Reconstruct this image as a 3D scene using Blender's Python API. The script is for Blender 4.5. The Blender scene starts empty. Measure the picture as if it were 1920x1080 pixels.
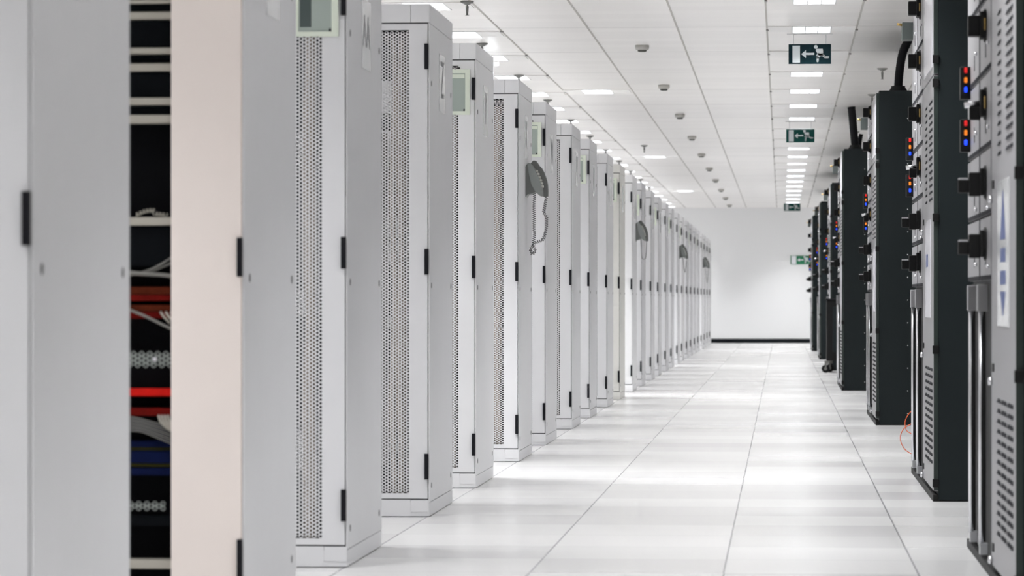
import bpy, bmesh, math, random
from mathutils import Vector, Matrix
random.seed(7)
sc = bpy.context.scene
PI = math.pi

# ------------------------------------------------------------------ camera
FPX, CAM_H = 6767.0, 0.845
THETA = math.atan(506.0 / FPX)
cam_d = bpy.data.cameras.new('camera')
cam_d.sensor_width = 36.0
cam_d.lens = FPX / 1920.0 * 36.0
cam_d.shift_y = 23.0 / 1920.0
cam_d.clip_start, cam_d.clip_end = 0.05, 200.0
cam_d.dof.use_dof = True
cam_d.dof.focus_distance = 19.5
cam_d.dof.aperture_fstop = cam_d.lens / 1000.0 / 0.0155
cam = bpy.data.objects.new('camera', cam_d)
sc.collection.objects.link(cam)
cam.location = (0, 0, CAM_H)
cam.rotation_euler = (PI / 2, 0, THETA)
sc.camera = cam

# ------------------------------------------------------------------ world, exposure
w = bpy.data.worlds.new('world'); sc.world = w; w.use_nodes = True
w.node_tree.nodes['Background'].inputs[0].default_value = (0.9, 0.93, 1.0, 1)
w.node_tree.nodes['Background'].inputs[1].default_value = 0.6
sc.view_settings.view_transform = 'Standard'
sc.view_settings.look = 'None'
sc.view_settings.gamma = 1.0
sc.view_settings.use_curve_mapping = False
sc.view_settings.exposure = 0.26
LAMP = 1.7           # glow of the ceiling lights' diffusers
LAMP_W = 15.8        # power of each louvred ceiling light, thrown downwards
LAMP_SPREAD = 92.0
sc.cycles.diffuse_bounces = 7
sc.cycles.max_bounces = 10
sc.cycles.sample_clamp_indirect = 6.0

CEIL = CAM_H + 1.83
Y_WALL = 71.5
XL, XR, Y_BACK = -5.9, 4.4, -3.2

def inv(px, X0):
    c, s = math.cos(THETA), math.sin(THETA)
    t = (px - 960) / FPX
    return X0 * (c + t * s) / (t * c - s)

# ------------------------------------------------------------------ materials
def mat(name, col, rough=0.5, metal=0.0, spec=0.5, noise=0.0, nscale=8.0, emit=None, estr=0.0, bump=0.0, bscale=300.0):
    m = bpy.data.materials.new(name); m.use_nodes = True
    nt = m.node_tree; b = nt.nodes['Principled BSDF']
    b.inputs['Base Color'].default_value = (*col, 1)
    b.inputs['Roughness'].default_value = rough
    b.inputs['Metallic'].default_value = metal
    b.inputs['Specular IOR Level'].default_value = spec
    tc = nt.nodes.new('ShaderNodeTexCoord')
    n = nt.nodes.new('ShaderNodeTexNoise'); n.inputs['Scale'].default_value = nscale
    nt.links.new(tc.outputs['Object'], n.inputs['Vector'])
    mp = nt.nodes.new('ShaderNodeMapRange')
    a = max(noise, 0.015)
    mp.inputs['To Min'].default_value = 1 - a; mp.inputs['To Max'].default_value = 1 + a
    nt.links.new(n.outputs['Fac'], mp.inputs['Value'])
    mx = nt.nodes.new('ShaderNodeVectorMath'); mx.operation = 'SCALE'
    mx.inputs[0].default_value = col
    nt.links.new(mp.outputs['Result'], mx.inputs['Scale'])
    nt.links.new(mx.outputs['Vector'], b.inputs['Base Color'])
    if bump > 0:
        n2 = nt.nodes.new('ShaderNodeTexNoise'); n2.inputs['Scale'].default_value = bscale
        nt.links.new(tc.outputs['Object'], n2.inputs['Vector'])
        bp = nt.nodes.new('ShaderNodeBump'); bp.inputs['Strength'].default_value = bump
        bp.inputs['Distance'].default_value = 0.001
        nt.links.new(n2.outputs['Fac'], bp.inputs['Height']); nt.links.new(bp.outputs['Normal'], b.inputs['Normal'])
    if emit:
        b.inputs['Emission Color'].default_value = (*emit, 1)
        b.inputs['Emission Strength'].default_value = estr
    return m

M = {}
M['paint'] = mat('pale_grey_paint', (0.77, 0.77, 0.785), 0.42, bump=0.05)
M['paint_cream'] = mat('cream_paint', (0.78, 0.77, 0.735), 0.42, bump=0.05)
M['paint_white'] = mat('white_paint', (0.87, 0.87, 0.88), 0.42)
M['pink'] = mat('beige_paint', (0.93, 0.84, 0.79), 0.45)
M['seam'] = mat('dark_seam', (0.10, 0.10, 0.105), 0.8)
M['black'] = mat('black_plastic', (0.006, 0.006, 0.009), 0.5, spec=0.25)
M['inner'] = mat('rack_interior', (0.003, 0.003, 0.004), 0.8, spec=0.08)
M['rail'] = mat('zinc_rail', (0.55, 0.56, 0.58), 0.35, metal=0.7)
M['cream_bar'] = mat('cream_shelf', (0.44, 0.415, 0.36), 0.5)
M['fastener'] = mat('fastener_grey', (0.15, 0.15, 0.155), 0.4, metal=0.4)
M['plaque'] = mat('glossy_plaque', (0.78, 0.79, 0.80), 0.15)
M['letter'] = mat('letter_print', (0.12, 0.125, 0.13), 0.4)
M['green_frame'] = mat('pale_green_plastic', (0.80, 0.86, 0.74), 0.35)
M['screen'] = mat('grey_green_glass', (0.40, 0.46, 0.42), 0.12)
M['screen_dark'] = mat('dark_lcd', (0.06, 0.085, 0.08), 0.15)
M['phone'] = mat('phone_grey', (0.27, 0.29, 0.28), 0.4)
M['phone_dark'] = mat('phone_dark_grey', (0.165, 0.172, 0.168), 0.4)
M['key'] = mat('phone_key', (0.62, 0.62, 0.58), 0.4)
M['cord'] = mat('cord_grey', (0.11, 0.11, 0.115), 0.45)
M['cordpale'] = mat('cord_pale_grey', (0.25, 0.25, 0.26), 0.45)
M['steel'] = mat('steel', (0.7, 0.7, 0.72), 0.25, metal=1.0)
M['brass'] = mat('brass', (0.45, 0.30, 0.10), 0.35, metal=0.8)
M['charcoal'] = mat('charcoal_paint', (0.0095, 0.0150, 0.0165), 0.55, spec=0.25, bump=0.05)
M['darkgreen'] = mat('dark_green_edge', (0.015, 0.026, 0.022), 0.5)
M['pdu_grey'] = mat('power_door_grey', (0.265, 0.262, 0.272), 0.38, bump=0.05)
M['slot'] = mat('slot_dark', (0.022, 0.022, 0.026), 0.8, spec=0.1)
M['boxgrey'] = mat('box_grey', (0.085, 0.10, 0.095), 0.5)
M['navy'] = mat('navy_print', (0.06, 0.09, 0.24), 0.5)
M['sheet'] = mat('glossy_white', (0.74, 0.73, 0.78), 0.22)  # white of the plates, and of the glare painted on the upper doors
M['red_lamp'] = mat('red_lamp', (0.45, 0.012, 0.012), 0.2, emit=(1, 0.02, 0.02), estr=0.35)
M['orange_lamp'] = mat('orange_lamp', (0.5, 0.14, 0.01), 0.2, emit=(1, 0.25, 0.02), estr=0.55)
M['blue_lamp'] = mat('blue_lamp', (0.02, 0.06, 0.8), 0.2, emit=(0.01, 0.06, 1), estr=1.2)
M['orange'] = mat('orange_cable', (0.85, 0.14, 0.04), 0.4)
M['rubber'] = mat('black_rubber', (0.004, 0.004, 0.004), 0.6, spec=0.3)
M['hose'] = mat('black_hose', (0.006, 0.006, 0.008), 0.6, spec=0.2)
M['detector'] = mat('detector_plastic', (0.50, 0.49, 0.46), 0.5)
M['detector_dark'] = mat('detector_grille', (0.10, 0.10, 0.09), 0.6)
M['chrome'] = mat('dull_chrome', (0.20, 0.20, 0.19), 0.4, metal=0.4)
M['sign_shaded'] = mat('shaded_teal_sign', (0.0015, 0.018, 0.024), 0.5, spec=0.15)  # same teal, darkened in the colour for the unlit sign face
M['sign_mid'] = mat('teal_sign', (0.004, 0.065, 0.055), 0.5, spec=0.15)
M['sign_green'] = mat('green_sign', (0.015, 0.20, 0.095), 0.4)
M['sign_white'] = mat('sign_white', (0.62, 0.66, 0.67), 0.5)
M['sign_wht2'] = mat('sign_bright_white', (0.85, 0.86, 0.9), 0.5)
M['fixture'] = mat('fixture_white', (0.8, 0.8, 0.8), 0.4)
M['lamp'] = mat('lamp_diffuser', (0.9, 0.95, 1.0), 0.4, emit=(0.93, 0.97, 1.0), estr=LAMP)
M['plate_white'] = mat('filler_plate_white', (0.93, 0.92, 0.90), 0.5)
M['tube'] = mat('tube_glow', (0.9, 0.95, 1.0), 0.4, emit=(0.90, 0.96, 1.0), estr=3.0)
M['tbar'] = mat('ceiling_bar', (0.46, 0.44, 0.41), 0.5)
M['clip'] = mat('clip_dark', (0.18, 0.17, 0.16), 0.5)
M['wall'] = mat('white_wall', (0.89, 0.895, 0.90), 0.6, noise=0.015, nscale=0.6)
M['skirting'] = mat('black_skirting', (0.004, 0.006, 0.009), 0.5, spec=0.2)
M['red_dev'] = mat('red_switch', (0.60, 0.010, 0.006), 0.6, spec=0.1, noise=0.35, nscale=25)
M['rust_dev'] = mat('rust_switch', (0.085, 0.016, 0.006), 0.7, spec=0.05, noise=0.6, nscale=30)
M['darkred_dev'] = mat('dark_red_switch', (0.13, 0.006, 0.004), 0.7, spec=0.05, noise=0.4, nscale=25)
M['blue_dev'] = mat('blue_module', (0.004, 0.008, 0.040), 0.7, spec=0.05, noise=0.3, nscale=30)
M['olive_dev'] = mat('olive_strip', (0.03, 0.027, 0.005), 0.7, spec=0.05, noise=0.3, nscale=30)
M['dev'] = mat('dark_unit', (0.0035, 0.0045, 0.006), 0.75, spec=0.08, noise=0.3, nscale=12)
M['grille'] = mat('grille_grey', (0.24, 0.26, 0.245), 0.4)
M['wire_grey'] = mat('wire_grey', (0.20, 0.195, 0.18), 0.5)
M['wire_tan'] = mat('wire_tan', (0.42, 0.35, 0.29), 0.5)
M['silver_unit'] = mat('silver_unit', (0.75, 0.76, 0.77), 0.35, metal=0.2)

def gridmat(name, base, seam, px, ox, py, oy, wx, wy, ax, ay, var, rough, spec=0.5, plank=None, rvar=0.0):
    """tiles px by py metres, seams wx, wy wide; ax, ay: how dark each seam is"""
    m = bpy.data.materials.new(name); m.use_nodes = True
    nt = m.node_tree; b = nt.nodes['Principled BSDF']; L = nt.links.new
    tc = nt.nodes.new('ShaderNodeTexCoord'); sp = nt.nodes.new('ShaderNodeSeparateXYZ')
    L(tc.outputs['Object'], sp.inputs[0])
    def mth(op, a, b_=None, c=None):
        n = nt.nodes.new('ShaderNodeMath'); n.operation = op
        for i, v in enumerate((a, b_, c)):
            if v is None: continue
            if isinstance(v, (int, float)): n.inputs[i].default_value = v
            else: L(v, n.inputs[i])
        return n.outputs[0]
    def seamf(co, p, o, wd):
        u = mth('DIVIDE', mth('SUBTRACT', co, o), p)
        cell = mth('FLOOR', u)
        fr = mth('SUBTRACT', u, cell)
        d = mth('MINIMUM', fr, mth('SUBTRACT', 1.0, fr))
        return cell, mth('LESS_THAN', d, wd / p / 2)
    cx, sx = seamf(sp.outputs[0], px, ox, wx)
    cy, sy = seamf(sp.outputs[1], py, oy, wy)
    cmb = nt.nodes.new('ShaderNodeCombineXYZ'); L(cx, cmb.inputs[0]); L(cy, cmb.inputs[1])
    wn = nt.nodes.new('ShaderNodeTexWhiteNoise'); wn.noise_dimensions = '2D'; L(cmb.outputs[0], wn.inputs['Vector'])
    f = mth('MAXIMUM', mth('MULTIPLY', sx, ax), mth('MULTIPLY', mth('MULTIPLY', sy, ay), mth('ADD', 0.4, wn.outputs['Value'])))
    v = mth('ADD', 1 - var, mth('MULTIPLY', wn.outputs['Value'], 2 * var))
    if plank:
        c3, s3 = seamf(sp.outputs[1], plank[0], 0.0, plank[1])
        cm2 = nt.nodes.new('ShaderNodeCombineXYZ'); L(cx, cm2.inputs[0]); L(c3, cm2.inputs[1])
        w2 = nt.nodes.new('ShaderNodeTexWhiteNoise'); w2.noise_dimensions = '2D'; L(cm2.outputs[0], w2.inputs['Vector'])
        v = mth('MULTIPLY', v, mth('ADD', 1 - plank[3], mth('MULTIPLY', w2.outputs['Value'], 2 * plank[3])))
        f = mth('MAXIMUM', f, mth('MULTIPLY', s3, plank[2]))
    mx = nt.nodes.new('ShaderNodeMix'); mx.data_type = 'RGBA'
    L(f, mx.inputs[0]); mx.inputs[6].default_value = (*base, 1); mx.inputs[7].default_value = (*seam, 1)
    vm = nt.nodes.new('ShaderNodeVectorMath'); vm.operation = 'SCALE'
    L(mx.outputs[2], vm.inputs[0]); L(v, vm.inputs['Scale'])
    L(vm.outputs[0], b.inputs['Base Color'])
    L(mth('ADD', rough, mth('MULTIPLY', wn.outputs['Value'], rvar)), b.inputs['Roughness'])
    b.inputs['Specular IOR Level'].default_value = spec
    return m
M['floor'] = gridmat('raised_floor_tiles', (0.675, 0.668, 0.665), (0.27, 0.27, 0.28), 0.6, -0.18, 0.6, 0.38, 0.006, 0.012, 0.95, 0.22, 0.024, 0.21, spec=0.4, rvar=0.07)
M['ceiling'] = gridmat('metal_plank_ceiling', (0.93, 0.905, 0.88), (0.40, 0.39, 0.38), 0.6, -0.10, 2.4, 0.2, 0.004, 0.03, 0.3, 0.55, 0.012, 0.30, spec=0.9, plank=(0.3, 0.012, 0.10, 0.03))

# ------------------------------------------------------------------ mesh helpers
class MB:
    def __init__(self): self.bm = bmesh.new(); self.mats = []
    def mi(self, m):
        if m not in self.mats: self.mats.append(m)
        return self.mats.index(m)
    def box(self, x0, x1, y0, y1, z0, z1, m, bev=0.0):
        k = self.mi(m)
        vs = [self.bm.verts.new(p) for p in ((x0,y0,z0),(x1,y0,z0),(x1,y1,z0),(x0,y1,z0),(x0,y0,z1),(x1,y0,z1),(x1,y1,z1),(x0,y1,z1))]
        fs = []
        for q in ((0,3,2,1),(4,5,6,7),(0,1,5,4),(1,2,6,5),(2,3,7,6),(3,0,4,7)):
            f = self.bm.faces.new([vs[i] for i in q]); f.material_index = k; fs.append(f)
        if bev > 0:
            es = list({e for f in fs for e in f.edges})
            r = bmesh.ops.bevel(self.bm, geom=es, offset=bev, segments=2, affect='EDGES', profile=0.6)
            for f in r['faces']: f.material_index = k
        return self
    def prism(self, pts, a0, a1, m, axis='y', smooth=False):
        """closed outline pts extruded from a0 to a1 along axis; pts are the two other coordinates"""
        k = self.mi(m)
        def P(p, a):
            return {'y': (p[0], a, p[1]), 'x': (a, p[0], p[1]), 'z': (p[0], p[1], a)}[axis]
        A = [self.bm.verts.new(P(p, a0)) for p in pts]; B = [self.bm.verts.new(P(p, a1)) for p in pts]
        n = len(pts); fs = [self.bm.faces.new(A), self.bm.faces.new(B[::-1])]
        for i in range(n):
            j = (i + 1) % n
            f = self.bm.faces.new((A[j], A[i], B[i], B[j])); f.smooth = smooth; fs.append(f)
        for f in fs: f.material_index = k
        return self
    def lathe(self, prof, m, origin=(0,0,0), axis='z', n=20, smooth=True):
        """prof: (radius, height) pairs, turned round axis"""
        k = self.mi(m); O = Vector(origin); rings = []
        def P(r, h, t):
            a, b = r * math.cos(t), r * math.sin(t)
            return O + Vector({'z': (a, b, h), 'x': (h, a, b), 'y': (a, h, b)}[axis])
        for r, h in prof:
            rings.append([self.bm.verts.new(P(max(r, 1e-5), h, 2 * PI * i / n)) for i in range(n)])
        for A, B in zip(rings, rings[1:]):
            for i in range(n):
                j = (i + 1) % n
                f = self.bm.faces.new((A[i], A[j], B[j], B[i])); f.material_index = k; f.smooth = smooth
        for R in (rings[0], rings[-1]):
            f = self.bm.faces.new(R); f.material_index = k
        return self
    def tube(self, pts, r, m, n=8, cap=True):
        k = self.mi(m); pts = [Vector(p) for p in pts]; rings = []
        up = Vector((0.13, 0.21, 0.97)).normalized(); prev = None
        for i, p in enumerate(pts):
            t = (pts[min(i+1, len(pts)-1)] - pts[max(i-1, 0)]).normalized()
            if prev is None:
                a = t.cross(up)
                if a.length < 1e-3: a = t.cross(Vector((1, 0, 0)))
            else: a = prev - t * prev.dot(t)
            a.normalize(); prev = a; b = t.cross(a)
            rr = r[i] if isinstance(r, (list, tuple)) else r
            rings.append([self.bm.verts.new(p + (a * math.cos(2*PI*j/n) + b * math.sin(2*PI*j/n)) * rr) for j in range(n)])
        for A, B in zip(rings, rings[1:]):
            for i in range(n):
                j = (i + 1) % n
                f = self.bm.faces.new((A[i], A[j], B[j], B[i])); f.material_index = k; f.smooth = True
        if cap:
            for R in (rings[0], rings[-1]):
                f = self.bm.faces.new(R); f.material_index = k
        return self
    def poly(self, pts3, m):
        k = self.mi(m); f = self.bm.faces.new([self.bm.verts.new(p) for p in pts3]); f.material_index = k; return self
    def build(self, name, parent=None, fix=True, loc=None):
        if fix: bmesh.ops.recalc_face_normals(self.bm, faces=self.bm.faces[:])
        me = bpy.data.meshes.new(name); self.bm.to_mesh(me); self.bm.free()
        for m in self.mats: me.materials.append(M[m])
        o = bpy.data.objects.new(name, me); sc.collection.objects.link(o)
        if parent: o.parent = parent
        if loc: o.location = loc
        return o

def tag(o, label=None, cat=None, group=None, kind=None):
    if label: o['label'] = label
    if cat: o['category'] = cat
    if group: o['group'] = group
    if kind: o['kind'] = kind
    return o
def empty(name, loc, rz=0.0):
    o = bpy.data.objects.new(name, None); sc.collection.objects.link(o)
    o.location = loc; o.rotation_euler = (0, 0, rz); o.empty_display_size = 0.1
    return o
def copy_tree(o, parent=None):
    c = o.copy(); sc.collection.objects.link(c); c.parent = parent
    for ch in [x for x in list(sc.objects) if x.parent == o]: copy_tree(ch, c)
    return c
def text_mesh(name, s, size, m, parent, mtx, depth=0.0004, bold=0.0):
    cu = bpy.data.curves.new(name, 'FONT'); cu.body = s; cu.size = size; cu.extrude = depth
    cu.align_x = 'CENTER'; cu.align_y = 'CENTER'; cu.offset = bold; cu.resolution_u = 4
    t = bpy.data.objects.new('tmp_text', cu); sc.collection.objects.link(t)
    dg = bpy.context.evaluated_depsgraph_get()
    me = bpy.data.meshes.new_from_object(t.evaluated_get(dg))
    bpy.data.objects.remove(t); bpy.data.curves.remove(cu)
    me.transform(mtx); me.name = name
    me.materials.clear(); me.materials.append(M[m])
    o = bpy.data.objects.new(name, me); sc.collection.objects.link(o); o.parent = parent
    return o
ONES = ['', 'first', 'second', 'third', 'fourth', 'fifth', 'sixth', 'seventh', 'eighth', 'ninth', 'tenth', 'eleventh', 'twelfth', 'thirteenth', 'fourteenth', 'fifteenth', 'sixteenth', 'seventeenth', 'eighteenth', 'nineteenth']
def ordw(n):
    if n < 20: return ONES[n]
    t, u = divmod(n, 10)
    return {2: ('twentieth', 'twenty-'), 3: ('thirtieth', 'thirty-'), 4: ('fortieth', 'forty-')}[t][0 if u == 0 else 1] + ('' if u == 0 else ONES[u])

# ------------------------------------------------------------------ the room
def struct(name, mb, **k): return tag(mb.build(name, **k), kind='structure')
struct('floor', MB().box(XL, XR, Y_BACK, Y_WALL, -0.05, 0.0, 'floor'))
struct('ceiling', MB().box(XL, XR, Y_BACK, Y_WALL, CEIL, CEIL + 0.05, 'ceiling'))
struct('wall_far', MB().box(XL, XR, Y_WALL, Y_WALL + 0.1, -0.05, CEIL + 0.05, 'wall'))
struct('wall_near', MB().box(XL, XR, Y_BACK - 0.1, Y_BACK, -0.05, CEIL + 0.05, 'wall'))
struct('wall_left', MB().box(XL - 0.1, XL, Y_BACK - 0.1, Y_WALL + 0.1, -0.05, CEIL + 0.05, 'wall'))
struct('wall_right', MB().box(XR, XR + 0.1, Y_BACK - 0.1, Y_WALL + 0.1, -0.05, CEIL + 0.05, 'wall'))
struct('baseboard_far', MB().box(XL, XR, Y_WALL - 0.015, Y_WALL, 0.0, 0.085, 'skirting', 0.003))
k = 0
for i in range(-6, 6):
    X = -0.10 + 0.6 * i
    if X > 2.4: continue
    k += 1
    mb = MB().box(X - 0.006, X + 0.006, Y_BACK, Y_WALL, CEIL - 0.003, CEIL - 0.0002, 'tbar')
    y = 0.4
    while y < Y_WALL - 0.5:
        if i in (-3, 0, 1): mb.box(X - 0.006, X + 0.012, y, y + 0.08, CEIL - 0.009, CEIL - 0.003, 'clip')
        y += 2.4
    struct('trim_%d' % k, mb)

# ceiling lights: white steel frame, glowing diffuser of three cells
def make_light(name='ceiling_light', wx=0.25, ly=0.55):
    t = empty(name, (0, 0, CEIL))
    hx, hy = wx / 2, ly / 2
    f = MB()
    f.box(-hx - 0.008, -hx, -hy - 0.008, hy + 0.008, -0.006, -0.0005, 'fixture')
    f.box(hx, hx + 0.008, -hy - 0.008, hy + 0.008, -0.006, -0.0005, 'fixture')
    f.box(-hx, hx, -hy - 0.008, -hy, -0.006, -0.0005, 'fixture')
    f.box(-hx, hx, hy, hy + 0.008, -0.006, -0.0005, 'fixture')
    for s in (-1, 1): f.box(s * hx / 3 - 0.0035, s * hx / 3 + 0.0035, -hy, hy, -0.006, -0.0005, 'fixture')
    f.build('frame', t)
    p = MB()
    p.box(-0.292, -hx - 0.009, -hy - 0.02, hy - 0.12, -0.006, -0.0005, 'plate_white', 0.001)
    p.build('filler_plate', t)
    p = MB(); p.box(hx + 0.009, 0.288, -hy - 0.02, hy - 0.12, -0.006, -0.0005, 'plate_white', 0.001); p.build('filler_plate', t)
    MB().box(-hx, hx, -hy, hy, -0.0045, -0.001, 'lamp').build('diffuser', t)
    ld = bpy.data.lights.new('lamp', 'AREA'); ld.shape = 'RECTANGLE'; ld.size = wx - 0.01; ld.size_y = ly - 0.01
    ld.energy = LAMP_W; ld.spread = math.radians(LAMP_SPREAD); ld.color = (0.97, 0.985, 1.0)
    lo = bpy.data.objects.new('lamp', ld); sc.collection.objects.link(lo); lo.parent = t; lo.location = (0, 0, -0.0075)
    return t
light0 = make_light(); used = [False]; dim = []
def put_light(x, y, label, group):
    o = light0 if (not used[0] and x > -2) else copy_tree(light0)
    if x > -2: used[0] = True
    o.location = (x, y, CEIL); tag(o, label, 'light', group)
    if x < -2:                                   # the fittings over the cabinet rows are a little dimmer
        for ch in [c for c in sc.objects if c.parent == o and c.type == 'LIGHT']:
            if not dim: dim.append(ch.data.copy()); dim[0].energy = LAMP_W * 0.80
            ch.data = dim[0]
strips = [(-2.205, 22.35, 'strip over the pale cabinets', 'ceiling lights over the pale cabinets'),
          (0.20, 24.45, 'strip over the walkway', 'ceiling lights over the walkway'),
          (-4.6, 22.35, 'added unseen strip nearest the left wall', 'added ceiling lights by the left wall'),  # unseen strip, added to light the aisles deeper in
          (2.6, 24.45, 'added unseen strip behind the dark cabinets', 'added ceiling lights behind the dark cabinets')]  # unseen strip, added for extra light on the right
for X, y0, what, grp in strips:
    ys = []
    y = y0 - 2.4 * 10
    while y < Y_WALL - 0.5:
        if y > 0.8: ys.append(y)
        y += 9.6 if X > 2 else 2.4
    ys[-1] = Y_WALL - (0.95 if X < 0 else 1.15)
    for i, y in enumerate(ys[::-1]):
        put_light(X, y, 'ceiling light in the %s, %s from the far wall' % (what, ordw(i + 1)), grp)
for i, y in enumerate((17.2, 31.6, 46.0, 60.4)):
    put_light(-1.61, y, 'lone ceiling light beside the smoke detector row, %s from the far wall' % ordw(4 - i), 'lone ceiling lights beside the smoke detectors')

# ------------------------------------------------------------------ pale server cabinets
CW, CD, CH = 0.6, 0.99, 2.0
SX = -1.37
def perf_sheet(mb, x0, x1, z0, z1, y, m, pitch=0.0104, r=0.0043, th=0.0015):
    """hexagonal hole pattern, columns pitch apart"""
    k = mb.mi(m); bm = mb.bm
    vp = pitch * 2 / math.sqrt(3)
    nc = int((x1 - x0) / pitch)
    a = vp / 2                                          # half the cell's height
    R = pitch / 1.5
    for c in range(nc):
        cx = x1 - (c + 0.5) * pitch
        off = vp / 2 if c % 2 else 0.0
        nr = int((z1 - z0 - off) / vp)
        for q in range(nr):
            cz = z0 + off + (q + 0.5) * vp
            o_, i_, b_ = [], [], []
            for s in range(6):
                t = s * PI / 3
                o_.append(bm.verts.new((cx + pitch * 2/3 * math.cos(t), y, cz + (vp/2) * (2/math.sqrt(3)) * math.sin(t))))
                i_.append(bm.verts.new((cx + r * 1.05 * math.cos(t), y, cz + r * 1.05 * math.sin(t))))
            for s in range(6):
                j = (s + 1) % 6
                f = bm.faces.new((o_[s], i_[s], i_[j], o_[j])); f.material_index = k
    # the strips that close the ragged border
    xl = x1 - nc * pitch
    mb.box(xl - 0.010, xl + 0.001, y - 0.0, y + th, z0 - 0.012, z1 + 0.012, m)
    return xl

def door_mesh():
    mb = MB()
    x1, x0, z0, z1 = -0.079, -0.521, 0.093, 1.898
    yf = 0.002
    mb.box(-0.006 - 0.001, x1 - 0.001, yf, yf + 0.018, 0.072, 1.922, 'paint')
    xl = perf_sheet(mb, x0, x1, z0, z1, yf + 0.001, 'paint')
    mb.box(-0.594, xl + 0.0005, yf, yf + 0.018, 0.072, 1.922, 'paint')
    mb.box(xl, x1, yf, yf + 0.018, 0.072, z0 - 0.001, 'paint')
    mb.box(xl, x1, yf, yf + 0.018, z1 + 0.001, 1.922, 'paint')
    return mb
def white_cabinet(name='server_cabinet'):
    t = empty(name, (0, 0, 0))
    b = MB()
    # carcass behind the panels, dark; panels stand 2 mm proud with gaps between
    b.box(-0.006, -0.0035, 0.030, CD - 0.005, 0.004, 1.996, 'seam')
    b.box(-CW + 0.0035, -CW + 0.006, 0.030, CD - 0.005, 0.004, 1.996, 'seam')
    b.box(-CW + 0.006, -0.006, CD - 0.012, CD - 0.006, 0.01, 1.99, 'inner')
    b.box(-0.009, -0.0065, 0.030, CD - 0.012, 0.07, 1.92, 'inner'); b.box(-CW + 0.0065, -CW + 0.009, 0.030, CD - 0.012, 0.07, 1.92, 'inner')  # dark lining added so the inside reads as shade through the holes
    b.box(-CW + 0.006, -0.006, 0.0045, CD - 0.012, 1.92, 1.93, 'seam')
    b.box(-CW + 0.006, -0.006, 0.0045, CD - 0.012, 0.062, 0.071, 'seam')
    b.box(-0.045, -0.006, 0.030, 0.034, 0.07, 1.925, 'inner'); b.box(-CW + 0.006, -CW + 0.045, 0.030, 0.034, 0.07, 1.925, 'inner')
    b.build('carcass', t)
    for s, nm in ((0, 'side_panel'), (-CW, 'side_panel')):
        MB().box(s - (0.0035 if s == 0 else 0), s + (0.0035 if s else 0), 0.002, CD, 0.058, 1.925, 'paint').build(nm, t)
    MB().box(-CW, 0, CD - 0.006, CD + 0.001, 0.07, 1.925, 'paint').build('rear_panel', t)
    c = MB()
    c.box(-CW, -0.0735, 0.0, CD, 1.928, CH, 'paint', 0.0015)
    c.box(-0.072, 0.0, 0.0, CD, 1.928, CH, 'paint', 0.0015)
    c.build('roof_cap', t)
    p = MB()
    p.box(-CW, 0.0, 0.0, CD, 0.003, 0.055, 'paint', 0.0015)
    p.box(-CW, -0.0735, -0.001, 0.02, 0.003, 0.067, 'paint')
    p.box(-0.072, -0.001, -0.0025, 0.02, 0.020, 0.066, 'paint', 0.001)
    p.build('plinth', t)
    d = door_mesh().build('door', t, fix=False)
    for z in (0.147, 0.945, 1.745):
        MB().box(-0.0185, -0.0025, -0.012, 0.004, z, z + 0.1, 'black', 0.002).build('hinge', t)
    for y in (0.085, 0.91):
        for z in (0.11, 0.893, 1.685):
            MB().lathe([(0.011, -0.001), (0.011, 0.0015), (0.006, 0.002)], 'fastener', (0, y, z + 0.01), 'x', 12).build('panel_latch', t)
    # inside
    r = MB()
    r.box(-0.060, -0.046, 0.08, 0.10, 0.07, 1.92, 'dev'); r.build('mounting_rail', t)
    r = MB(); r.box(-0.555, -0.541, 0.08, 0.10, 0.07, 1.92, 'dev'); r.build('mounting_rail', t)
    return t
cab0 = white_cabinet(); cused = [False]
def recolor(o, m):
    """own mesh copy with another paint"""
    for ch in [x for x in sc.objects if x.parent == o and x.name.split('.')[0] in ('side_panel', 'door', 'roof_cap', 'plinth')]:
        for s in ch.material_slots:
            if s.material and s.material.name.startswith('pale_grey_paint'):
                s.link = 'OBJECT'; s.material = M[m]
def plaque(cab, letters):
    p = MB().box(0.0, 0.002, 0.40, 0.64, 1.605, 1.835, 'plaque', 0.0008).build('name_plaque', cab)
    if letters:
        # the text faces the walkway: local x of the text runs along +y, its up is +z
        mtx = Matrix(((0, 0, 1, 0.0024), (1, 0, 0, 0.52), (0, 1, 0, 1.725), (0, 0, 0, 1)))
        t = text_mesh('letters', letters, 0.215 if len(letters) == 1 else 0.15, 'letter', p, mtx, bold=0.0)
    return p
def display(cab):
    f = MB()
    xr, xl, z0, z1 = -0.026, -0.161, 1.678, 1.882
    f.box(xl, xr, -0.010, 0.002, z0, z0 + 0.016, 'green_frame', 0.002)
    f.box(xl, xr, -0.010, 0.002, z1 - 0.018, z1, 'green_frame', 0.002)
    f.box(xr - 0.022, xr, -0.010, 0.002, z0 + 0.012, z1 - 0.014, 'green_frame', 0.002)
    f.box(xl, xl + 0.008, -0.010, 0.002, z0 + 0.012, z1 - 0.014, 'green_frame', 0.002)
    f.box(xl + 0.008, xr - 0.024, -0.007, 0.001, z1 - 0.040, z1 - 0.022, 'green_frame', 0.001)
    fo = f.build('display_panel', cab)
    s = MB()
    s.box(xl + 0.007, xr - 0.021, -0.004, 0.0015, z0 + 0.014, z1 - 0.016, 'screen')
    s.box(xl + 0.012, xl + 0.048, -0.0052, -0.0035, z0 + 0.03, z1 - 0.05, 'screen_dark')
    s.box(xr - 0.030, xr - 0.024, -0.006, -0.0035, z0 + 0.016, z0 + 0.026, 'black')
    s.build('screen', fo)
    MB().lathe([(0.004, 0), (0.004, 0.003), (0.002, 0.004)], 'black', (xl + 0.085, -0.002, z1 + 0.006), 'y', 10).build('lock', cab)

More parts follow.
